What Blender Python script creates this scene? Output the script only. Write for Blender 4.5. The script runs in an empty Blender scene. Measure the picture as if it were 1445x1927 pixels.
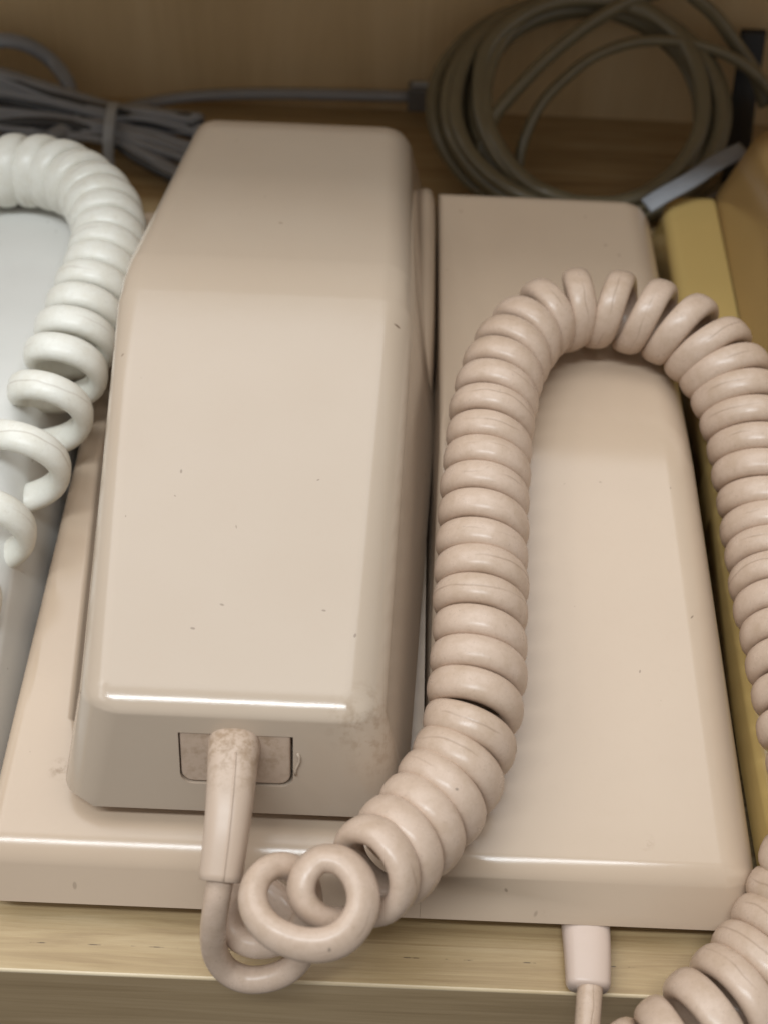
import bpy, bmesh, math, random
from mathutils import Vector, Matrix
random.seed(7)
scene = bpy.context.scene
COL = scene.collection
S = 0.0068                      # one modelling unit in metres (phone base is 18 units wide)

# ------------------------------------------------------------------ camera
cam_d = bpy.data.cameras.new('camera'); cam = bpy.data.objects.new('camera', cam_d); COL.objects.link(cam)
cam_d.sensor_fit = 'VERTICAL'; cam_d.sensor_height = 36; cam_d.lens = 2400 / 1927 * 36
cam_d.clip_start = 0.01; cam_d.clip_end = 50
CAM = Vector((0, -10.799, 29.357)) * S
cam.matrix_world = Matrix.Translation(CAM) @ Matrix.Rotation(math.radians(90 - 49.4), 4, 'X') @ Matrix.Rotation(math.radians(2.4), 4, 'Z')
cam_d.dof.use_dof = True; cam_d.dof.focus_distance = 30.6 * S; cam_d.dof.aperture_fstop = 18
scene.camera = cam

# ------------------------------------------------------------------ light: a lit room with one bright ceiling panel, front left
w = bpy.data.worlds.new('World'); scene.world = w; w.use_nodes = True
wn = w.node_tree; bg = wn.nodes['Background']; bg.inputs[1].default_value = 0.44
_tc = wn.nodes.new('ShaderNodeTexCoord'); _sx = wn.nodes.new('ShaderNodeSeparateXYZ'); _mr = wn.nodes.new('ShaderNodeMapRange'); _mx = wn.nodes.new('ShaderNodeMix'); _mx.data_type = 'RGBA'
wn.links.new(_tc.outputs['Generated'], _sx.inputs[0]); wn.links.new(_sx.outputs[2], _mr.inputs[0])
_mr.inputs[1].default_value = -0.7; _mr.inputs[2].default_value = 0.7
_mx.inputs[6].default_value = (0.30, 0.28, 0.26, 1); _mx.inputs[7].default_value = (1.0, 0.98, 0.95, 1)     # dim floor, pale walls
wn.links.new(_mr.outputs[0], _mx.inputs[0]); wn.links.new(_mx.outputs[2], bg.inputs[0])
def area(name, x0, x1, y0, y1, z, radiance, col):
    d = bpy.data.lights.new(name, 'AREA'); d.shape = 'RECTANGLE'; d.size = (x1-x0)*S; d.size_y = (y1-y0)*S
    d.energy = radiance*math.pi*d.size*d.size_y; d.color = col
    o = bpy.data.objects.new(name, d); COL.objects.link(o); o.location = Vector(((x0+x1)/2, (y0+y1)/2, z))*S
area('ceiling_panel', -230, 75, 8, 150, 190, 2.3, (0.97, 0.98, 1.0))
area('strip_lamp', -115, 25, -58, -41, 186, 33, (0.88, 0.95, 1.0))
area('side_lamp', -168, -146, -110, 50, 186, 5, (1.0, 0.98, 0.96))
scene.view_settings.view_transform = 'Standard'; scene.view_settings.look = 'None'
scene.view_settings.exposure = -0.14; scene.view_settings.gamma = 1

# ------------------------------------------------------------------ helpers
def V(p): return Vector((p[0], p[1], p[2]))
def link(name, me, parent=None, mat=None):
    o = bpy.data.objects.new(name, me); COL.objects.link(o)
    if parent: o.parent = parent
    if mat: me.materials.append(mat)
    return o
def mesh(name, verts, faces, mat, parent=None, smooth=True):
    me = bpy.data.meshes.new(name)
    me.from_pydata([tuple(c * S for c in v) for v in verts], [], faces)
    bm = bmesh.new(); bm.from_mesh(me); bmesh.ops.recalc_face_normals(bm, faces=bm.faces); bm.to_mesh(me); bm.free()
    for p in me.polygons: p.use_smooth = smooth
    me.update()
    return link(name, me, parent, mat)
def tag(o, label=None, cat=None, group=None, kind=None):
    if label: o['label'] = label
    if cat: o['category'] = cat
    if group: o['group'] = group
    if kind: o['kind'] = kind
    return o
def empty(name, loc=(0, 0, 0), rz=0):
    o = bpy.data.objects.new(name, None); COL.objects.link(o); o.empty_display_size = 0.01
    o.location = Vector(loc) * S; o.rotation_euler = (0, 0, rz)
    return o
def bevel(o, weights, seg=6, sharp=()):
    """weights: {frozenset(vertex pair): width in units}; the widest is the modifier width"""
    me = o.data
    wmax = max(weights.values())
    at = me.attributes.new('bevel_weight_edge', 'FLOAT', 'EDGE')
    for e in me.edges:
        k = frozenset(e.vertices)
        if k in weights: at.data[e.index].value = weights[k] / wmax
        if k in sharp: e.use_edge_sharp = True
    bm = bmesh.new(); bm.from_mesh(me); bm.edges.ensure_lookup_table()      # unbevelled corners stay crisp
    hard = [e.index for e in bm.edges if len(e.link_faces) == 2 and e.calc_face_angle() > .6 and frozenset(v.index for v in e.verts) not in weights]
    bm.free()
    for i in hard: me.edges[i].use_edge_sharp = True
    m = o.modifiers.new('bevel', 'BEVEL'); m.limit_method = 'WEIGHT'; m.width = wmax * S; m.segments = seg
    m.use_clamp_overlap = False; m.miter_outer = 'MITER_SHARP'
    wn_ = o.modifiers.new('normals', 'WEIGHTED_NORMAL'); wn_.keep_sharp = True; wn_.weight = 80
    return o
def box(name, lo_, hi, mat, parent=None, bw=0.0, seg=3):
    x0, y0, z0 = lo_; x1, y1, z1 = hi
    vs = [(x0,y0,z0),(x1,y0,z0),(x1,y1,z0),(x0,y1,z0),(x0,y0,z1),(x1,y0,z1),(x1,y1,z1),(x0,y1,z1)]
    fs = [(0,3,2,1),(4,5,6,7),(0,1,5,4),(1,2,6,5),(2,3,7,6),(3,0,4,7)]
    o = mesh(name, vs, fs, mat, parent, smooth=bw > 0)
    if bw:
        m = o.modifiers.new('bevel', 'BEVEL'); m.width = bw * S; m.segments = seg; m.harden_normals = True
    return o
def loft(name, secs, mat, parent=None, weights=None, seg=6, caps=True):
    """secs: list of cross-sections with the same number of points; weights(i, j, kind) -> width
       kind 'ring' = edge j..j+1 of section i, 'long' = point j from section i to i+1"""
    n = len(secs[0]); vs = [p for s in secs for p in s]; fs = []
    for i in range(len(secs) - 1):
        for j in range(n):
            k = (j + 1) % n
            fs.append((i*n+j, i*n+k, (i+1)*n+k, (i+1)*n+j))
    if caps:
        fs.append(tuple(range(n-1, -1, -1))); fs.append(tuple((len(secs)-1)*n + j for j in range(n)))
    o = mesh(name, vs, fs, mat, parent)
    if weights:
        wd = {}
        for i in range(len(secs)):
            for j in range(n):
                a = weights(i, j, 'ring')
                if a: wd[frozenset((i*n+j, i*n+(j+1) % n))] = a
                if i < len(secs) - 1:
                    a = weights(i, j, 'long')
                    if a: wd[frozenset((i*n+j, (i+1)*n+j))] = a
        bevel(o, wd, seg)
    return o

def catmull(pts, n):
    """dense centripetal-ish Catmull-Rom through tuples of any length"""
    out = []; P = [tuple(2*a-b for a, b in zip(pts[0], pts[1]))] + list(pts) + [tuple(2*a-b for a, b in zip(pts[-1], pts[-2]))]
    for i in range(1, len(P) - 2):
        for k in range(n):
            t = k / n
            out.append(tuple(0.5*((2*b)+(c-a)*t+(2*a-5*b+4*c-d)*t*t+(3*b-a-3*c+d)*t**3) for a, b, c, d in zip(P[i-1], P[i], P[i+1], P[i+2])))
    out.append(tuple(pts[-1])); return out
def frames(pts, up=Vector((0, 0, 1))):
    """tangents and parallel-transported normals along a dense polyline"""
    n = len(pts); T = []
    for i in range(n):
        d = pts[min(i+1, n-1)] - pts[max(i-1, 0)]
        T.append(d.normalized() if d.length > 1e-9 else T[-1])
    N = []; v = up - T[0]*up.dot(T[0])
    if v.length < 1e-3: v = Vector((1, 0, 0)) - T[0]*T[0].x
    v.normalize()
    for i in range(n):
        v = v - T[i]*v.dot(T[i]); v.normalize(); N.append(v.copy())
    return T, N
def sweep(name, pts, mat, parent=None, wid=0.3, thick=0.3, normals=None, seg=12, expo=2.0, caps=True):
    """tube with superellipse section: thick along the normal, wid across it; wid/thick may be lists"""
    T, N = frames(pts)
    if normals:
        N = []
        for t, v in zip(T, normals):
            v = v - t*v.dot(t); N.append(v.normalized() if v.length > 1e-6 else (N[-1] if N else Vector((1, 0, 0))))
    vs = []; fs = []; uv = []
    L = 0
    for i, (p, t, nn) in enumerate(zip(pts, T, N)):
        if i: L += (pts[i]-pts[i-1]).length
        b = t.cross(nn)
        wi = wid[i] if isinstance(wid, list) else wid; th = thick[i] if isinstance(thick, list) else thick
        for k in range(seg):
            a = 2*math.pi*k/seg; c, s = math.cos(a), math.sin(a)
            c = math.copysign(abs(c)**(2/expo), c); s = math.copysign(abs(s)**(2/expo), s)
            vs.append(p + nn*(c*th) + b*(s*wi)); uv.append((L, k/seg))
    for i in range(len(pts)-1):
        for k in range(seg):
            q = (k+1) % seg
            fs.append((i*seg+k, i*seg+q, (i+1)*seg+q, (i+1)*seg+k))
    if caps:
        fs.append(tuple(range(seg-1, -1, -1))); fs.append(tuple((len(pts)-1)*seg+k for k in range(seg)))
    me = bpy.data.meshes.new(name); me.from_pydata([tuple(v*S) for v in vs], [], fs)
    ul = me.uv_layers.new(name='UVMap')
    for p in me.polygons:
        p.use_smooth = True
        ks = [uv[v][1] for v in p.vertices]; wrap = max(ks) - min(ks) > 0.5 and len(ks) == 4
        for li, vi in zip(p.loop_indices, p.vertices):
            u_, v_ = uv[vi]
            if wrap and v_ < 0.25: v_ += 1
            ul.data[li].uv = (u_, v_)
    o = link(name, me, parent, mat)
    bm = bmesh.new(); bm.from_mesh(me); bmesh.ops.recalc_face_normals(bm, faces=bm.faces); bm.to_mesh(me); bm.free()
    return o

# ------------------------------------------------------------------ materials
class NT:
    def __init__(s, name):
        s.m = bpy.data.materials.new(name); s.m.use_nodes = True; s.t = s.m.node_tree; s.b = s.t.nodes['Principled BSDF']
    def n(s, typ, **kw):
        nd = s.t.nodes.new(typ)
        for k, v in kw.items(): setattr(nd, k, v)
        return nd
    def l(s, a, b): s.t.links.new(a, b)
    def coord(s, kind='Object', scale=(1, 1, 1), loc=(0, 0, 0)):
        tc = s.n('ShaderNodeTexCoord'); mp = s.n('ShaderNodeMapping')
        k = 1/S if kind == 'Object' else 1
        mp.inputs['Scale'].default_value = tuple(c*k for c in scale); mp.inputs['Location'].default_value = loc
        s.l(tc.outputs[kind], mp.inputs[0]); return mp.outputs[0]
    def noise(s, vec, scale, detail=3, rough=.5, dist=0):
        t = s.n('ShaderNodeTexNoise'); t.inputs['Scale'].default_value = scale; t.inputs['Detail'].default_value = detail
        t.inputs['Roughness'].default_value = rough; t.inputs['Distortion'].default_value = dist
        s.l(vec, t.inputs['Vector']); return t.outputs['Fac']
    def ramp(s, fac, stops):
        r = s.n('ShaderNodeValToRGB'); e = r.color_ramp.elements
        while len(e) < len(stops): e.new(0.5)
        for el, (p, c) in zip(e, stops):
            el.position = p; el.color = c if len(c) == 4 else (*c, 1)
        s.l(fac, r.inputs[0]); return r.outputs[0]
    def rng(s, fac, a, b, c=0., d=1.):
        m = s.n('ShaderNodeMapRange'); m.inputs[1].default_value = a; m.inputs[2].default_value = b
        m.inputs[3].default_value = c; m.inputs[4].default_value = d; s.l(fac, m.inputs[0]); return m.outputs[0]
    def math(s, op, a, b):
        m = s.n('ShaderNodeMath', operation=op)
        for i, x in enumerate((a, b)):
            if isinstance(x, (int, float)): m.inputs[i].default_value = x
            else: s.l(x, m.inputs[i])
        return m.outputs[0]
    def mix(s, fac, a, b, mode='MIX'):
        m = s.n('ShaderNodeMix', data_type='RGBA', blend_type=mode)
        if isinstance(fac, (int, float)): m.inputs[0].default_value = fac
        else: s.l(fac, m.inputs[0])
        for i, x in ((6, a), (7, b)):
            if isinstance(x, tuple): m.inputs[i].default_value = x if len(x) == 4 else (*x, 1)
            else: s.l(x, m.inputs[i])
        return m.outputs[2]
    def bump(s, h, strength=.2, dist=.01):
        b = s.n('ShaderNodeBump'); b.inputs['Strength'].default_value = strength; b.inputs['Distance'].default_value = dist*S
        s.l(h, b.inputs['Height']); s.l(b.outputs[0], s.b.inputs['Normal'])
    def specks(s, vec, scale, size, seed=0, stretch=3.5):
        """sparse small elongated flecks (dust, nicks): 0..1"""
        v = s.n('ShaderNodeTexVoronoi'); v.inputs['Scale'].default_value = scale; v.inputs['Randomness'].default_value = 1
        s.l(vec, v.inputs['Vector'])
        sub = s.n('ShaderNodeVectorMath', operation='SUBTRACT')
        sc = s.n('ShaderNodeVectorMath', operation='SCALE'); sc.inputs['Scale'].default_value = scale
        s.l(vec, sc.inputs[0])
        scp = s.n('ShaderNodeVectorMath', operation='SCALE'); scp.inputs['Scale'].default_value = scale
        s.l(v.outputs['Position'], scp.inputs[0])
        s.l(sc.outputs[0], sub.inputs[0]); s.l(scp.outputs[0], sub.inputs[1])
        rot = s.n('ShaderNodeVectorRotate', rotation_type='Z_AXIS')
        sx = s.n('ShaderNodeSeparateColor'); s.l(v.outputs['Color'], sx.inputs[0])
        s.l(sub.outputs[0], rot.inputs[0]); s.l(s.math('MULTIPLY', sx.outputs[0], 6.28), rot.inputs['Angle'])
        st = s.n('ShaderNodeVectorMath', operation='MULTIPLY'); st.inputs[1].default_value = (1/stretch, 1, 0.6)
        s.l(rot.outputs[0], st.inputs[0])
        ln = s.n('ShaderNodeVectorMath', operation='LENGTH'); s.l(st.outputs[0], ln.inputs[0])
        sz = s.math('MULTIPLY', s.math('POWER', sx.outputs[1], 4.0), size)
        return s.math('MULTIPLY', s.rng(s.math('DIVIDE', ln.outputs['Value'], s.math('ADD', sz, .0004)), .75, 1.1, 1, 0), s.math('GREATER_THAN', sx.outputs[2], .3))
    def set(s, **kw):
        names = dict(rough='Roughness', color='Base Color', spec='Specular IOR Level', coat='Coat Weight', coatr='Coat Roughness', metal='Metallic', trans='Transmission Weight', sss='Subsurface Weight')
        for k, v in kw.items():
            i = s.b.inputs[names[k]]
            if hasattr(v, 'is_linked'): s.l(v, i)
            elif isinstance(v, tuple): i.default_value = v if len(v) == 4 else (*v, 1)
            else: i.default_value = v

def plastic(name, col, dirt, rough=.10, speck=.8, stain=None, stain_col=(.30, .20, .12)):
    m = NT(name); c = m.coord()
    big = m.noise(c, .22, 3); fine = m.noise(c, 5, 5, .65); grain = m.noise(c, 60, 2)
    f = m.math('MULTIPLY', m.rng(big, .35, .75), .26)
    f = m.math('ADD', f, m.math('MULTIPLY', m.rng(fine, .55, .85), .10))
    base = m.mix(f, col, dirt)
    sp = m.specks(c, .8, .045); sp2 = m.specks(m.coord(loc=(31, 7, 3)), 1.7, .07, stretch=2)
    sa = m.math('MULTIPLY', m.math('MAXIMUM', sp, m.math('MULTIPLY', sp2, .7)), speck)
    sp3 = m.specks(m.coord(loc=(5, 17, 1)), .42, .028, stretch=12)
    sa = m.math('MAXIMUM', sa, m.math('MULTIPLY', sp3, .45*speck))
    base = m.mix(sa, base, (.16, .11, .075))
    for (p, r, amt) in (stain or []):
        tc = m.coord(); d = m.n('ShaderNodeVectorMath', operation='DISTANCE'); d.inputs[1].default_value = p; m.l(tc, d.inputs[0])
        k = m.math('MULTIPLY', m.rng(d.outputs['Value'], r*.2, r, 1, 0), m.rng(m.noise(c, 3.2, 6, .7), .46, .62))
        base = m.mix(m.math('MULTIPLY', k, amt), base, stain_col)
    m.set(color=base, rough=m.math('ADD', rough, m.math('MULTIPLY', m.rng(fine, .3, .8), .05)), spec=.5)
    m.bump(m.math('ADD', m.math('MULTIPLY', grain, .3), m.math('MULTIPLY', m.noise(c, 1.2, 2), 1.2)), .10, .03)
    return m.m

def cordmat(name, col, dirt, rough=.36, amount=.55, lines=1.0):
    m = NT(name); c = m.coord()
    big = m.noise(c, .28, 3); mid = m.noise(c, 2.3, 7, .72); fine = m.noise(c, 11, 4, .7)
    f = m.math('MULTIPLY', m.rng(mid, .42, .70), amount)
    f = m.math('ADD', f, m.math('MULTIPLY', m.rng(big, .42, .66), amount*.55))
    base = m.mix(f, col, dirt)
    base = m.mix(m.math('MULTIPLY', m.rng(fine, .58, .70), .42*amount), base, (.22, .15, .10))
    uvv = m.coord('UV'); sx = m.n('ShaderNodeSeparateXYZ'); m.l(uvv, sx.inputs[0])
    wob = m.n('ShaderNodeTexNoise', noise_dimensions='1D'); wob.inputs['Scale'].default_value = .7
    m.l(sx.outputs[0], wob.inputs['W'])
    # moulding line round the outside of the wire, broken along its length
    v = m.math('ADD', sx.outputs[1], m.math('MULTIPLY', m.math('SUBTRACT', wob.outputs['Fac'], .5), .10))
    def line(off, wd):
        q = m.math('FRACT', m.math('ADD', v, .5-off), 0); d = m.math('ABSOLUTE', m.math('SUBTRACT', q, .5), 0)
        return m.rng(d, wd*.3, wd, 1, 0)
    lm = m.math('MULTIPLY', line(.0, .012), m.rng(m.noise(c, .55, 2), .50, .60))
    base = m.mix(m.math('MULTIPLY', lm, .55*lines), base, (.26, .17, .115))
    sp = m.specks(c, 1.1, .045, stretch=1.3)
    base = m.mix(m.math('MULTIPLY', sp, .7*lines), base, (.05, .04, .035))
    m.set(color=base, rough=m.math('ADD', rough, m.math('MULTIPLY', m.rng(mid, .3, .7), .14)), spec=.5)
    m.bump(m.math('ADD', m.math('MULTIPLY', fine, .4), m.math('MULTIPLY', lm, -.8)), .25, .035)
    return m.m

def wood(name, a, b, c_, grain_axis='X', rough=.38, dash=False, scale=1.0):
    m = NT(name)
    sc = {'X': (.10, 2.4, 2.4), 'Z': (1, 1, .045)}[grain_axis]
    c = m.coord(scale=tuple(x*scale for x in sc))
    g = m.noise(c, 1.0, 8, .62, 1.2); g2 = m.noise(c, 7, 5, .7); cl = m.noise(m.coord(scale=(.35, .7, .35)), .4, 3)
    col = m.ramp(g, [(.28, a), (.5, b), (.74, c_)])
    col = m.mix(m.math('MULTIPLY', m.rng(g2, .5, .8), .45), col, a)
    col = m.mix(m.math('MULTIPLY', m.rng(cl, .4, .7), .35), col, c_)
    if dash:
        tc = m.coord(); sx = m.n('ShaderNodeSeparateXYZ'); m.l(tc, sx.inputs[0])
        n1 = m.noise(m.coord(scale=(1, .02, .02)), 1.5, 3, .6)
        y = m.math('ADD', sx.outputs[1], m.math('MULTIPLY', m.math('SUBTRACT', m.noise(m.coord(scale=(1, 0, 0)), .3, 2), .5), .05))
        d = m.math('ABSOLUTE', m.math('SUBTRACT', y, .70), 0)
        dk = m.math('MULTIPLY', m.rng(d, .005, .017, 1, 0), m.rng(n1, .53, .60))
        col = m.mix(m.math('MULTIPLY', dk, .85), col, (.05, .03, .018))
    m.set(color=col, rough=rough, spec=.4)
    m.bump(g2, .25, .03)
    return m.m

PINK = plastic('pink_plastic', (.55, .425, .312), (.43, .315, .225), rough=.165, stain=[((4.1, 1.75, .75), .32, 1.0), ((-7.5, 4.2, 1.9), .35, .8), ((6.4, 2.9, 2.), .25, .5)])
BEIGE = plastic('beige_plastic', (.51, .412, .318), (.44, .33, .235), stain=[((-.15, 4.0, 4.9), 1.1, .5), ((.2, 3.6, 4.0), .9, .35)])
BOOT = plastic('boot_rubber', (.53, .405, .31), (.34, .245, .165), rough=.33, stain=[((-3.1, 3.4, 4.6), 1.4, .75), ((-2.2, 3.3, 4.), 1.5, .35), ((-4., 3.2, 3.6), 1.2, .5)])
BOOTP = plastic('pink_boot_rubber', (.59, .46, .38), (.42, .31, .23), rough=.3)
WHITE = plastic('white_plastic', (.72, .71, .675), (.52, .52, .46), speck=.5)
YELLOW = plastic('mustard_plastic', (.53, .375, .14), (.43, .29, .10), speck=.5)
YELLOWB = plastic('ochre_plastic', (.42, .27, .11), (.32, .20, .075), speck=.5)
CORD_P = cordmat('pink_cord_vinyl', (.585, .445, .345), (.44, .315, .215), amount=.55, rough=.24, lines=.7)
CORD_W = cordmat('white_cord_vinyl', (.80, .785, .71), (.62, .56, .43), rough=.28, amount=.35, lines=.5)
SHELF = wood('shelf_pine', (.25, .155, .068), (.40, .28, .138), (.53, .40, .23), dash=True)
EDGE = wood('shelf_edge_wood', (.33, .225, .11), (.46, .33, .18), (.56, .42, .25), scale=.8)
WORN_HILITE = wood('worn_highlight_arris_wood', (.50, .37, .21), (.62, .49, .31), (.74, .64, .47))  # pale tone paints in the edge highlight along with the wear
WALL = wood('wall_plywood', (.58, .42, .225), (.70, .53, .31), (.77, .61, .385), grain_axis='Z', scale=.35)
def simple(name, col, rough=.4, var=.25, dark=None, spec=.5, metal=0.):
    m = NT(name); c = m.coord(); f = m.math('MULTIPLY', m.rng(m.noise(c, 1.3, 4, .6), .35, .75), var)
    m.set(color=m.mix(f, col, dark or tuple(x*.55 for x in col)), rough=rough, spec=spec, metal=metal)
    m.bump(m.noise(c, 8, 3), .12, .02); return m.m
GREY = simple('grey_satin_cable', (.30, .315, .35), .15)
GREYD = simple('charcoal_gap_cable', (.05, .053, .06), .2)  # dark strands, also standing in for the shaded gaps of the bundle
GREYP = simple('grey_plug_plastic', (.17, .17, .175), .25)
OLIVE = simple('olive_flat_cable', (.21, .185, .12), .15)
BLACK = simple('black_tie_plastic', (.012, .012, .014), .45)
BLUE = simple('pale_blue_tie', (.27, .285, .31), .5)
CLEAR = simple('dull_clear_tie', (.42, .45, .49), .3)
DARK = simple('dark_rubber', (.03, .028, .026), .7)

# ------------------------------------------------------------------ setting: shelf and back wall
WALL_Y = 36.4
sh = box('shelf', (-48, 0.0, -7), (48, WALL_Y+1.2, 0), SHELF, None, .07, 3); sh.data.materials.append(EDGE); sh.data.materials.append(WORN_HILITE); sh.modifiers['bevel'].material = 2
for p in sh.data.polygons:
    if p.normal.y < -.9: p.material_index = 1
tag(sh, 'pale pine shelf board with a worn front edge, its highlight coloured in, under the telephones', kind='structure')
bw = box('back_wall', (-48, WALL_Y, .004), (48, WALL_Y+1.2, 16.5), WALL, None)
us = box('unseen_upper_shelf', (-48, 22.0, 16.504), (48, WALL_Y+1.2, 18.5), WALL, None, .07)  # out of view; height and depth set for the shade it throws backwards
tag(us, 'unseen plywood shelf above the telephones, placed to shade the rear and the cables', kind='structure')
tag(bw, 'brown plywood panel behind the shelf', kind='structure')

# ------------------------------------------------------------------ telephone: base
def make_base(name, dx, shell_mat, label, rz=0., dy=0., wide=0.):
    root = empty(name, (dx, dy, 0), rz); tag(root, label, 'telephone')
    # left half: flange, recess for the handset, front lip
    st = [  # y_bottom, y_top, z_flange, z_recess, x_outer_top, x_inner
        (1.37, 2.20, 1.84, 1.835, -8.92, -7.1), (3.5, 3.5, 1.87, 1.862, -8.95, -7.25), (5.6, 5.6, 1.92, 1.56, -8.98, -7.52), (14., 14., 2.15, 1.50, -9.02, -8.3), (26.3, 25.7, 2.40, 1.9, -9.0, -8.25)]
    secs = []
    for (yb, yt, zf, zr, xo, xi) in st:
        xi += wide
        if wide and yb > 20: yb, yt = 28.3, 27.9
        secs.append([(-9.12, yb, .70), (xo, yt, zf), (xi, yt, zf), (xi+.28, yt, zr), (1.22, yt, zr), (1.22, yb, .70)])
    def wt(i, j, k):
        if k == 'long': return .40 if j == 1 else {2: .10, 3: .22}.get(j, 0) if i > 1 else 0
        if i in (0, 4) and j in (1, 2, 3): return .46 if i == 0 else .34
        if i in (0, 3, 4) and j == 0: return 1.0 if wide and i else .5
        return 0
    loft('cradle_shell', secs, shell_mat, root, wt)
    # right half: hip-shaped housing
    hs = [(1.37, 2.20, 1.84, 8.93), (13.7, 13.7, 4.2, 8.38), (27.3, 26.6, 3.0, 8.68)]
    secs = [[(1.226, yb, .70), (1.226 if i_ == 0 else 1.44, yt, z), (xr, yt, z), (9.2, yb, .70)] for i_, (yb, yt, z, xr) in enumerate(hs)]
    def wt2(i, j, k):
        if k == 'long': return {1: .16, 2: .85}.get(j, 0)
        if j == 1: return (.30, 1.2, .5)[i]
        if j == 2 and i != 1: return .8
        return 0
    loft('housing_shell', secs, shell_mat, root, wt2, seg=8)
    # cheeks that hold the receiver end of the handset
    def cheek(xs, y0, y1, h0, h1, lean):
        secs = []
        for y, z, wd in ((y0, 1.9, .12), (y0+.9, h0*.86, .22), (y0+2.6, h0, .30), (y1-2, h1, .32), (y1, h1-.3, .28), (y1+.2, 1.8, .22)):
            x = xs
            secs.append([(x-wd-.2, y, 1.4), (x-wd+lean, y, z-.15), (x+lean, y, z), (x+wd, y, z-.15), (x+wd+.06, y, 1.4)])
        o = loft('cradle_cheek', secs, shell_mat, root)
        m = o.modifiers.new('sub', 'SUBSURF'); m.levels = 2; m.render_levels = 2
    cheek(1.04, 15.2, 26.9, 4.35, 3.65, -.08)
    if not wide: cheek(-8.05, 14.0, 25.3, 3.3, 3.2, .08)
    for (x, y) in ((-7.6, 3.2), (7.6, 3.2), (-7.6, 25.5), (7.6, 25.5)):
        vs = []; n = 16
        for z, r in ((.004, .5), (.73, .55)):
            vs += [(x+r*math.cos(2*math.pi*k/n), y+r*math.sin(2*math.pi*k/n), z) for k in range(n)]
        fs = [(k, (k+1) % n, n+(k+1) % n, n+k) for k in range(n)] + [tuple(range(n-1, -1, -1)), tuple(range(n, 2*n))]
        mesh('rubber_foot', vs, fs, DARK, root, smooth=False)
    return root

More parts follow.
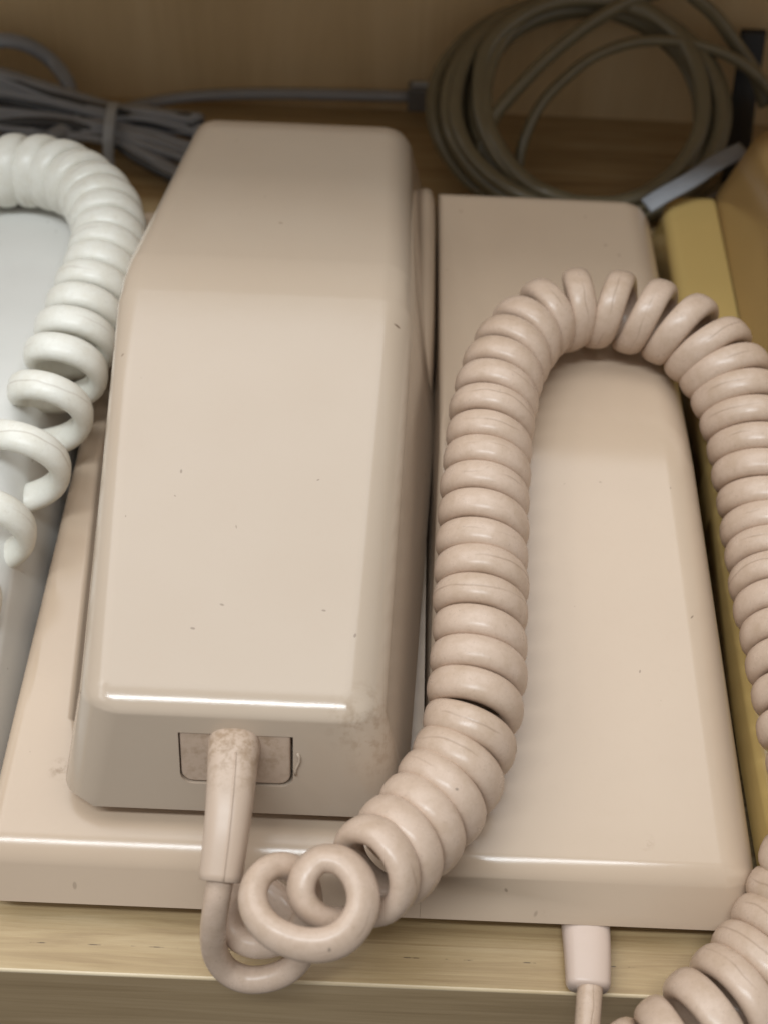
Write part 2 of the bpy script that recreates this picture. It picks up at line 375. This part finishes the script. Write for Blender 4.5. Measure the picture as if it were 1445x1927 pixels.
def make_handset(name, dx, mat, label, rz=0., dy=0., plug=True):
    root = empty(name, (dx, dy, 0), rz); tag(root, label, 'handset')
    # 0..5 bottom ring (front L, front R, crease R, rear R, rear L, crease L), 6..11 top ring
    vs = [(-7.15, 3.0, 2.4), (.78, 3.0, 2.4), (1.40, 15.9, 2.4), (.98, 27.6, 2.2), (-7.62, 27.6, 2.2), (-7.88, 15.9, 2.4),
          (-6.45, 4.0, 5.22), (.02, 4.0, 5.22), (.47, 16.5, 7.3), (.2, 27.3, 5.15), (-6.75, 27.3, 5.15), (-7.42, 16.5, 7.3)]
    A, B, D, Cc = vs[0], vs[1], vs[6], vs[7]
    def front(x, t):                       # point of the sloping front face, t = 0 bottom .. 1 top
        return (x, 3.0 + t*1.0, 2.4 + t*2.82)
    x0, x1, t0, t1 = -4.36, -1.80, .275, .765
    hole = [front(x0, t1), front(x1, t1)]
    r = .28; rt = r/3.0
    for k in range(5):
        a = math.pi/2*k/4; hole.append(front(x1-r+r*math.cos(a), t0+rt-rt*math.sin(a)))
    for k in range(5):
        a = math.pi/2*k/4; hole.append(front(x0+r-r*math.sin(a), t0+rt-rt*math.cos(a)))
    nrm = Vector((0, -2.82, 1.0)).normalized()
    nh = len(hole); h0 = len(vs); vs += hole; vs += [tuple(Vector(p) - nrm*.45) for p in hole]
    H = lambda k: h0 + k % nh
    fs = [(1, 2, 8, 7), (2, 3, 9, 8), (3, 4, 10, 9), (4, 5, 11, 10), (5, 0, 6, 11), (6, 7, 8, 11), (11, 8, 9, 10), (0, 5, 4, 3, 2, 1),
          (6, H(0), H(1), 7), (7, H(1), H(2), H(3), H(4), 1), (1, H(4), H(5), H(6), H(7), H(8), H(9), 0), (0, H(9), H(10), H(11), H(0), 6)]
    # the front quad is replaced by the four faces around the opening
    for k in range(nh): fs.append((H(k), H(k+1), nh+H(k+1), nh+H(k)))
    fs.append(tuple(nh+H(k) for k in range(nh)))
    o = mesh('shell', vs, fs, mat, root)
    E = lambda a, b: frozenset((a, b))
    wd = {E(6, 7): .62, E(7, 8): .78, E(8, 9): .78, E(9, 10): .5, E(10, 11): .6, E(11, 6): .6, E(8, 11): .85,
          E(0, 6): .75, E(1, 7): .75, E(3, 9): .55, E(4, 10): .55, E(2, 8): .8, E(5, 11): .8,
          }
    sharp = [E(H(k), H(k+1)) for k in range(nh)] + [E(nh+H(k), nh+H(k+1)) for k in range(nh)] + [E(H(k), nh+H(k)) for k in (0, 1)]
    bevel(o, wd, 8, sharp)
    if plug:
        # plug block sitting in the opening, a hair smaller than it and a little proud
        cx, ct = (x0+x1)/2, (t0+t1)/2
        pl = []
        for k, p in enumerate(hole):
            x, y, z = p; t = (z-2.4)/2.82
            pl.append(front(cx-.02 + (x-cx)*.968, ct+.006 + (t-ct)*.962))
        v2 = [tuple(Vector(p) - nrm*.40) for p in pl] + [tuple(Vector(p) - nrm*.03) for p in pl]
        f2 = [(k, (k+1) % nh, nh+(k+1) % nh, nh+k) for k in range(nh)] + [tuple(range(nh-1, -1, -1)), tuple(range(nh, 2*nh))]
        po = mesh('cord_plug', v2, f2, BOOT, root)
        m = po.modifiers.new('bevel', 'BEVEL'); m.width = .05*S; m.segments = 3; m.limit_method = 'ANGLE'; m.harden_normals = True
        # sliver of torn plastic beside the opening
        sp = [front(x1+.10+.05*math.sin(i*.9), .62-.035*i) for i in range(7)]
        sweep('plastic_burr', [Vector(p)+nrm*.03 for p in sp], mat, root, wid=.035, thick=.03, seg=6)
        # strain relief: tapered boot leaving the plug and drooping towards the viewer
        ctr = catmull([(-3.12, 3.75, 4.18), (-3.10, 3.30, 4.30), (-3.07, 2.6, 4.28), (-3.08, 1.75, 4.02), (-3.14, .80, 3.56)], 8)
        pts = [Vector(p) for p in ctr]; n = len(pts)
        wl = [.60 - .14*i/(n-1) for i in range(n)]; wl[0] = .62
        tl = [.56 - .12*i/(n-1) for i in range(n)]
        pts.append(pts[-1] + (pts[-1]-pts[-2])*.12); wl.append(wl[-1]*.93); tl.append(tl[-1]*.93)
        pts.append(pts[-1] + (pts[-1]-pts[-2])*.02); wl.append(wl[-1]*.8); tl.append(tl[-1]*.8)
        bo = sweep('strain_relief', pts, BOOT, root, wid=wl, thick=tl, seg=24, expo=2.5)
        seam = [Vector(p) + Vector((.06, 0, 0)) for p in ctr[9:]]
        T, N = frames(pts)
        sv = []
        for i in range(10, n): sv.append(pts[i] + N[i]*(tl[i]+.0) + Vector((.10, 0, 0)))
        sweep('mould_seam', sv, BOOT, bo, wid=.025, thick=.02, seg=6)
    return root

pink = make_base('telephone', 0, PINK, 'dusty pink desk telephone base in the middle of the shelf, its receiver lying on it')
white = make_base('telephone', -18.42, WHITE, 'white telephone base at the left edge of the photo under a white coiled cord')
yel = make_base('telephone', 18.45, YELLOW, 'mustard yellow telephone base at the right edge of the photo', wide=1.1)
hs1 = make_handset('telephone_handset', 0, BEIGE, 'beige receiver with a dirty cord plug lying on the pink telephone')
hs2 = make_handset('telephone_handset', 19.05, YELLOWB, 'ochre receiver lying on the mustard telephone at the right edge', dy=.9, plug=False)

# boot where the coiled cord enters the pink base, under its front edge
pts = [Vector(p) for p in catmull([(5.14, 2.2, .34), (5.14, 1.5, .35), (5.13, .8, .37), (5.10, .13, .38)], 6)]
n = len(pts); wl = [.60 - .09*i/(n-1) for i in range(n)]; tl = [.33 + .02*i/(n-1) for i in range(n)]
d = (pts[-1]-pts[-2]).normalized()
for k, f in ((.05, .97), (.07, .88), (.0, .62), (-.3, .55)):
    pts.append(pts[-1]+d*k if k else pts[-1]+d*.002); wl.append(wl[n-1]*f); tl.append(tl[n-1]*f)
sweep('strain_relief', pts, BOOTP, pink, wid=wl, thick=tl, seg=24, expo=2.8)

# ------------------------------------------------------------------ coiled cords
def coil(name, axis, mat, chain=None, tail=None, steps=44, wid=.40, thick=.27, straight=.285, jit=.03, phase=0., plane=None):
    ax = catmull([tuple(a[:5]) + (a[5] if len(a) > 5 else 0,) for a in axis], 40)
    A = [V(a) for a in ax]; T, N = frames(A)
    if plane:
        T = [t.lerp(plane, min(1, max(0, a[5]))).normalized() for t, a in zip(T, ax)]
    # phase: start next to the end of the lead-in chain
    phi = phase
    if chain:
        e = V(chain[-1]); best = 1e9
        b = T[0].cross(N[0])
        for k in range(360):
            ph = math.radians(k); q = A[0] + (N[0]*math.cos(ph) + b*math.sin(ph))*ax[0][3]
            if (q-e).length < best: best = (q-e).length; phi = ph
        phi -= .30
    pts = []; nor = []; acc = 0; nxt = 0
    dphi = 2*math.pi/steps; turn = 0; rj = 0; pj = 0
    rnd = random.Random(3)
    rjs = [rnd.uniform(-1, 1) for _ in range(400)]
    tot = 0.
    for i in range(len(A)-1):
        ds = (A[i+1]-A[i]).length; m = max(1, int(ds/(ax[i][4]/steps)+.5))
        for k in range(m):
            f = k/m; p = A[i].lerp(A[i+1], f); t = T[i].lerp(T[i+1], f).normalized(); nn = N[i].lerp(N[i+1], f); nn = (nn - t*nn.dot(t)).normalized()
            b = t.cross(nn); R = ax[i][3]+(ax[i+1][3]-ax[i][3])*f; pit = ax[i][4]+(ax[i+1][4]-ax[i][4])*f
            tq = tot/(2*math.pi); q = int(tq); g = tq-q; g = g*g*(3-2*g)
            R *= 1 + jit*(rjs[q]*(1-g)+rjs[q+1]*g)
            off = .03*(rjs[q+60]*(1-g)+rjs[q+61]*g)
            v = nn*math.cos(phi) + b*math.sin(phi)
            pts.append(p + v*R + t*off); nor.append(v)
            step = ds/m/pit*2*math.pi; phi -= step; tot += step
    nc = 0
    W = [wid]*len(pts); TH = [thick]*len(pts)
    if chain:
        pre = [V(p) for p in catmull(chain, 8)][:-2]
        g0 = nor[0]; nn = []
        T2, N2 = frames(pre[::-1], up=g0); N2 = N2[::-1]
        k = len(pre)
        pts = pre + pts; nor = N2 + nor
        r = lambda i: min(1, max(0, (i-k*.55)/(k*.30)))
        W = [straight + (wid-straight)*r(i) for i in range(k)] + [wid for i in range(len(W))]
        TH = [straight + (thick-straight)*r(i) for i in range(k)] + TH
    if tail:
        e = pts[-1]; post = [V(p) for p in catmull([tuple(pts[-6]), tuple(e)]+[tuple(p) for p in tail], 8)][9:]
        T2, N2 = frames([e]+post, up=nor[-1])
        pts += post; nor += N2[1:]; W += [straight]*len(post); TH += [straight]*len(post)
    # light smoothing so the lead-in joins without a kink
    for _ in range(3):
        for i in range(1, len(pts)-1):
            if chain and abs(i-len(pre)) < 14: pts[i] = (pts[i-1]+pts[i]*2+pts[i+1])/4
    return sweep(name, pts, mat, None, wid=W, thick=TH, normals=nor, seg=16, expo=2.35)

chain = [(-3.046,2.43,4.2),(-3.049,1.456,3.9),(-3.153,0.733,3.5),(-3.226,0.432,3.1),(-3.301,0.21,2.5),(-3.316,0.036,1.7),(-3.107,-0.132,1.05),(-2.682,-0.247,0.8),(-2.204,-0.245,0.85),(-1.792,-0.141,1.0),(-1.478,0.044,1.3),(-1.344,0.263,1.7),(-1.446,0.492,2.1),(-1.689,0.717,2.4),(-2.037,0.999,2.5),(-2.421,1.202,2.45),(-2.803,1.223,2.2),(-3.04,1.046,1.9),(-3.074,0.781,1.65),(-2.933,0.494,1.5),(-2.629,0.301,1.5),(-2.215,0.23,1.6),(-1.737,0.277,1.95),(-1.365,0.448,2.5),(-1.258,0.718,3.05),(-1.405,0.966,3.5),(-1.696,1.032,3.85),(-2.039,0.923,4.05),(-2.295,0.606,4.15),(-2.362,0.187,4.2),(-2.214,-0.215,4.2),(-1.882,-0.534,4.2),(-1.372,-0.743,4.2),(-0.857,-0.762,4.22),(-0.439,-0.593,4.28),(-0.157,-0.216,4.36),(-0.088,0.176,4.45),(-0.239,0.607,4.5),(-0.584,0.919,4.5),(-1.007,0.959,4.45),(-1.299,0.685,4.38),(-1.376,0.336,4.22),(-1.197,0.073,4.0),(-0.798,-0.01,3.7),(-0.251,0.185,3.35),(0.166,0.546,3.15)]
axis = [(-0.042,0.821,4.0,0.86,0.9),(0.532,1.615,3.6,0.9,0.86),(1.2,2.544,3.42,0.9,0.83),(1.792,3.52,3.45,0.9,0.82),(2.128,4.344,3.6,0.9,0.82),(2.295,5.155,3.8,0.9,0.82),(2.371,6.018,3.95,0.9,0.82),(2.425,6.988,4.1,0.9,0.82),(2.455,7.994,4.25,0.9,0.82),(2.476,8.91,4.35,0.9,0.82),(2.506,9.819,4.5,0.9,0.82),(2.552,10.761,4.65,0.9,0.82),(2.613,11.738,4.8,0.9,0.82),(2.703,12.654,4.95,0.9,0.82),(2.796,13.603,5.1,0.9,0.82),(2.986,14.642,5.2,0.9,0.82),(3.257,15.564,5.25,0.9,0.85),(3.661,16.47,5.25,0.9,0.9),(4.226,17.278,5.25,0.9,0.97),(4.862,17.736,5.25,0.9,1.05),(5.493,17.964,5.25,0.9,1.1),(6.341,17.948,5.25,0.9,1.12),(7.333,17.742,5.2,0.92,1.08),(8.162,17.422,5.1,0.95,1.0),(8.974,16.854,4.9,0.98,0.95),(9.546,16.101,4.6,1.0,0.86),(9.928,15.14,4.3,1.0,0.84),(10.138,14.093,4.0,1.0,0.86),(10.256,12.977,3.7,1.0,0.86),(10.314,11.707,3.4,1.0,0.86),(10.324,10.327,3.3,1.0,0.86),(10.322,8.941,3.3,1.0,0.86),(10.321,7.627,3.3,1.0,0.86),(10.346,6.382,3.3,1.0,0.86),(10.41,5.261,3.2,1.0,0.86),(10.499,4.328,3.1,1.0,0.86),(10.504,3.477,2.9,1.0,0.86),(10.343,2.742,2.5,1.0,0.86),(10.125,2.189,2.0,1.0,0.86),(9.715,1.394,1.6,1.0,0.85),(9.148,0.589,1.4,1.0,0.88),(8.458,-0.178,1.3,1.0,0.9),(7.586,-0.963,1.3,1.0,0.9),(6.776,-1.633,1.2,1.0,0.92),(6.104,-2.06,0.9,1.0,0.95)]
tail = [(5.606,-2.393,0.3),(5.201,-2.232,0.25),(4.984,-1.733,0.4),(4.993,-1.04,0.36),(5.077,-0.342,0.38),(5.157,0.264,0.38),(5.18,0.888,0.37)]
white_axis = [(-14.369,24.347,4.3,0.93,0.88,0),(-13.472,24.667,4.35,0.93,0.88,0),(-12.542,24.823,4.35,0.93,0.88,0),(-11.541,24.702,4.4,0.93,0.88,0),(-10.584,24.18,4.5,0.93,0.85,0),(-9.691,23.302,4.55,0.93,0.82,0),(-9.086,22.082,4.55,0.93,0.78,0),(-8.823,20.899,4.5,0.93,0.78,0.2),(-8.812,19.669,4.45,0.95,0.82,0.5),(-8.921,18.528,4.4,0.97,0.9,0.8),(-9.073,17.264,4.35,0.98,1.0,0.9),(-9.181,16.01,4.3,1.0,1.2,1),(-9.294,14.732,4.2,1.02,1.5,1),(-9.515,13.513,4.05,1.04,1.85,1),(-9.738,12.051,3.9,1.04,2.05,1),(-10.138,10.513,3.7,1.04,2.1,1),(-10.625,8.538,3.5,1.0,2.1,1),(-10.931,6.71,3.3,1.0,2.1,1)]
gs = [(-13.939,31.0,1.446),(-12.434,32.5,1.25),(-11.004,34.2,0.887),(-9.813,35.3,0.624),(-8.093,35.5,0.823),(-5.492,35.5,1.04),(-2.477,35.5,1.133),(0.423,35.5,1.196)]
ga = [(-16.864,34.5,3.042),(-15.543,34.5,3.455),(-14.639,34.8,3.151),(-13.87,35.0,2.443),(-13.234,34.5,1.892),(-12.921,34.0,1.276)]
conn = [(0.702,35.5,1.185)]
oc = {'B':(6.89,28.6,0.295),'T':(6.582,35.5,5.702),'L':(1.174,33.0,2.32),'R':(12.5,33.0,2.852)}
st1 = [(4.844,30.2,0.113),(4.555,30.8,1.12),(4.682,31.4,2.01),(5.204,32.2,3.005),(6.036,32.8,3.789),(7.156,33.3,4.527),(8.687,33.6,5.003),(10.458,33.6,5.041),(12.09,33.4,4.694),(13.386,33.0,4.009),(14.386,32.5,2.912)]
st2 = [(3.149,30.2,0.872),(3.065,30.8,1.981),(3.486,31.4,2.975),(4.325,32.2,3.739),(5.553,33.2,4.618),(6.879,34.0,5.399),(8.218,34.6,5.971),(9.572,35.0,6.338)]
st3 = [(10.545,34.8,6.278),(11.556,34.6,5.598),(12.506,34.2,4.69),(13.315,33.6,3.872),(13.863,33.0,2.916)]
bt = [(13.407,35.6,4.606),(13.414,35.0,3.281),(13.358,34.2,2.15),(13.146,32.5,1.105),(12.842,31.0,0.673)]
blue = [(8.728,26.765,2.6),(9.357,27.075,2.9),(10.292,27.595,3.2),(11.255,28.284,3.5),(12.236,28.872,3.7)]
tie = [(-11.1,32.421,2.6),(-10.954,31.567,2.3),(-10.991,30.921,1.8),(-11.196,30.888,1.0)]
bl = {'Lf':[(-16.14,33.158,3.0),(-16.301,32.935,2.0),(-16.378,32.543,1.2),(-16.351,31.801,0.5)],'M':[(-11.341,33.027,1.6),(-11.274,32.241,1.4),(-11.287,31.88,1.0)],'R':[(-7.928,32.019,2.0),(-7.852,31.723,1.5),(-7.9,31.127,1.0),(-8.264,30.164,0.5)]}

o = coil('coiled_cord', axis, CORD_P, chain, tail)
tag(o, 'dirty pink coiled cord looping over the pink telephone from receiver to base', 'cord')
o = coil('coiled_cord', white_axis, CORD_W, wid=.42, plane=Vector((.05, -1, -.35)).normalized())
tag(o, 'clean white coiled cord curving down at the left edge, stretched open at its lower end', 'cord')

# ------------------------------------------------------------------ cables at the back
def smooth(l, n=10): return [V(p) for p in catmull(l, n)]
def lerp(a, b, t): return tuple(x+(y-x)*t for x, y in zip(a, b))
rnd = random.Random(11)
bun = []; bun2 = []
NL = 9
for i in range(NL):
    f = i/(NL-1)
    Lp = bl['Lf']; Mp = bl['M']; Rp = bl['R']
    def pick(l, t):
        t = min(max(t, 0), .999)*(len(l)-1); k = int(t); return lerp(l[k], l[k+1], t-k)
    for side in (0, 1):
        t = min(1, max(0, f + (.06 if side else -.06) + rnd.uniform(-.15, .15)))
        l, m, r = pick(Lp, t), pick(Mp, t), pick(Rp, t)
        l2 = (l[0]-3, l[1]+rnd.uniform(-.4, .4), max(.3, l[2]*.9))
        md = (m[0], m[1]+rnd.uniform(-.15, .15), max(.3, m[2]))
        lm = lerp(l, md, .55); lm = (lm[0], lm[1]+rnd.uniform(-.2, .2), max(.3, lm[2]+rnd.uniform(-.15, .25)))
        rm = lerp(md, r, .5); rm = (rm[0], rm[1]+rnd.uniform(-.2, .2), max(.3, rm[2]+rnd.uniform(-.1, .25)))
        seq = [l2, l, lm, md, rm, r]
        if side: seq = seq[::-1]
        tgt = bun if i % 3 != 1 else bun2
        tgt += seq
        if not side: tgt.append((r[0]+.2, r[1]-.1, max(.35, r[2]+.05)))
        else: tgt.append((l2[0]-.8, l2[1], l2[2]))
bun += [(-17.8, 34.2, 2.6)] + ga + [(-12.2, 33.2, 1.5), (-13.4, 31.6, 1.2)] + gs[1:]
root = empty('line_cord', (-11, 32, 0)); tag(root, 'grey line cord tied in a bundle behind the white coil, plug against the wall', 'cable')
def child_sweep(name, pts, mat, root, **k):
    off = root.location/S
    return sweep(name, [p-off for p in pts], mat, root, **k)
child_sweep('cable', smooth(bun, 8), GREY, root, wid=.29, thick=.20, seg=10, expo=2.6)
child_sweep('cable', smooth(bun2, 8), GREYD, root, wid=.27, thick=.20, seg=10, expo=2.6)['label'] = 'charcoal strands inside the bundle, coloured for its dark gaps too'
cx, cy, cz = conn[0]; off = root.location/S
pb = box('plug', (cx-.45-off.x, cy-.36-off.y, cz-.5), (cx+.55-off.x, cy+.36-off.y, cz+.5), GREYP, root, .08)
box('latch', (cx-.3-off.x, cy-.15-off.y, cz+.5), (cx+.45-off.x, cy+.15-off.y, cz+.62), CLEAR, pb, .03)
tp = smooth([(-11.02, 32.75, 2.05), (-11.0, 32.2, 2.12), (-11.0, 31.55, 1.95), (-11.05, 31.15, 1.5), (-11.08, 30.95, .9), (-11.1, 30.9, .3)], 6)
t = sweep('twist_tie', tp, CLEAR, None, wid=.21, thick=.05, seg=8, expo=3)
tag(t, 'pale plastic tie around the grey bundled cable', 'cable tie')

B, Tt, Lx, Rx = V(oc['B']), V(oc['T']), V(oc['L']), V(oc['R'])
C0 = (B+Tt)/2; ey = (Tt-B)/2; ex = Vector((5.75, 0, 0)); nz = ex.cross(ey).normalized()
loops = [(1.0, 1.0, 0, 0), (.86, .95, -.08, .03), (.97, .97, .02, -.01), (.74, .88, .02, .03), (.92, .94, -.03, .02), (.67, .84, .10, -.03), (.83, .92, .09, .04), (.95, .93, .03, -.02), (.78, .97, -.02, .0), (.88, .89, .05, -.01), (.70, .90, .06, .05)]
ring = []
for i, (ra, rb, ox, oy) in enumerate(loops):
    for k in range(16):
        g = k/16; n_ = loops[(i+1) % len(loops)] if i < len(loops)-1 else loops[i]
        q = [a+(b-a)*g for a, b in zip(loops[i], n_)]
        th = -math.pi/2 + 2*math.pi*g + .25*math.sin(i*1.7)*math.sin(2*math.pi*g)
        p = C0 + ex*(q[0]*math.cos(th)+q[2]) + ey*(q[1]*math.sin(th)+q[3]) - nz*(.15*math.sin(i*2.4+th) ) + nz*(.13*(i-5))
        ring.append((p.x+rnd.uniform(-.06, .06), min(p.y, WALL_Y-.35), max(.32, p.z)))
full = [(3.9, 29.4, .5)] + st2[::-1][::-1]
root = empty('cable_coil', (6.7, 30, 0)); tag(root, 'olive brown cable wound in a ring, leaning on the plywood behind the pink telephone', 'cable')
cable = [(-q[0]+2*0, q[1], q[2]) for q in []] + ring + [(8.2, 29.2, .45), (6.0, 29.0, .4)] + st1 + [(14.9, 32.2, 1.6), (14.3, 31.6, .6), (12.6, 31.2, .5), (10.5, 29.6, .45), (6.5, 28.8, .45), (3.8, 29.2, .5)] + st2 + [(10.2, 35.4, 6.4)] + st3
child_sweep('cable', smooth(cable, 7), OLIVE, root, wid=.28, thick=.21, seg=10, expo=2.4)
t = sweep('strap', smooth(bt, 6), BLACK, None, wid=.5, thick=.06, seg=8, expo=3); tag(t, 'black strap end standing behind the olive cable ring', 'strap')
t = sweep('twist_tie', smooth(blue, 6), BLUE, None, wid=.34, thick=.05, seg=8, expo=3, normals=[Vector((0, -.3, 1))]*25); tag(t, 'pale blue flat tie across the foot of the olive cable ring', 'cable tie')
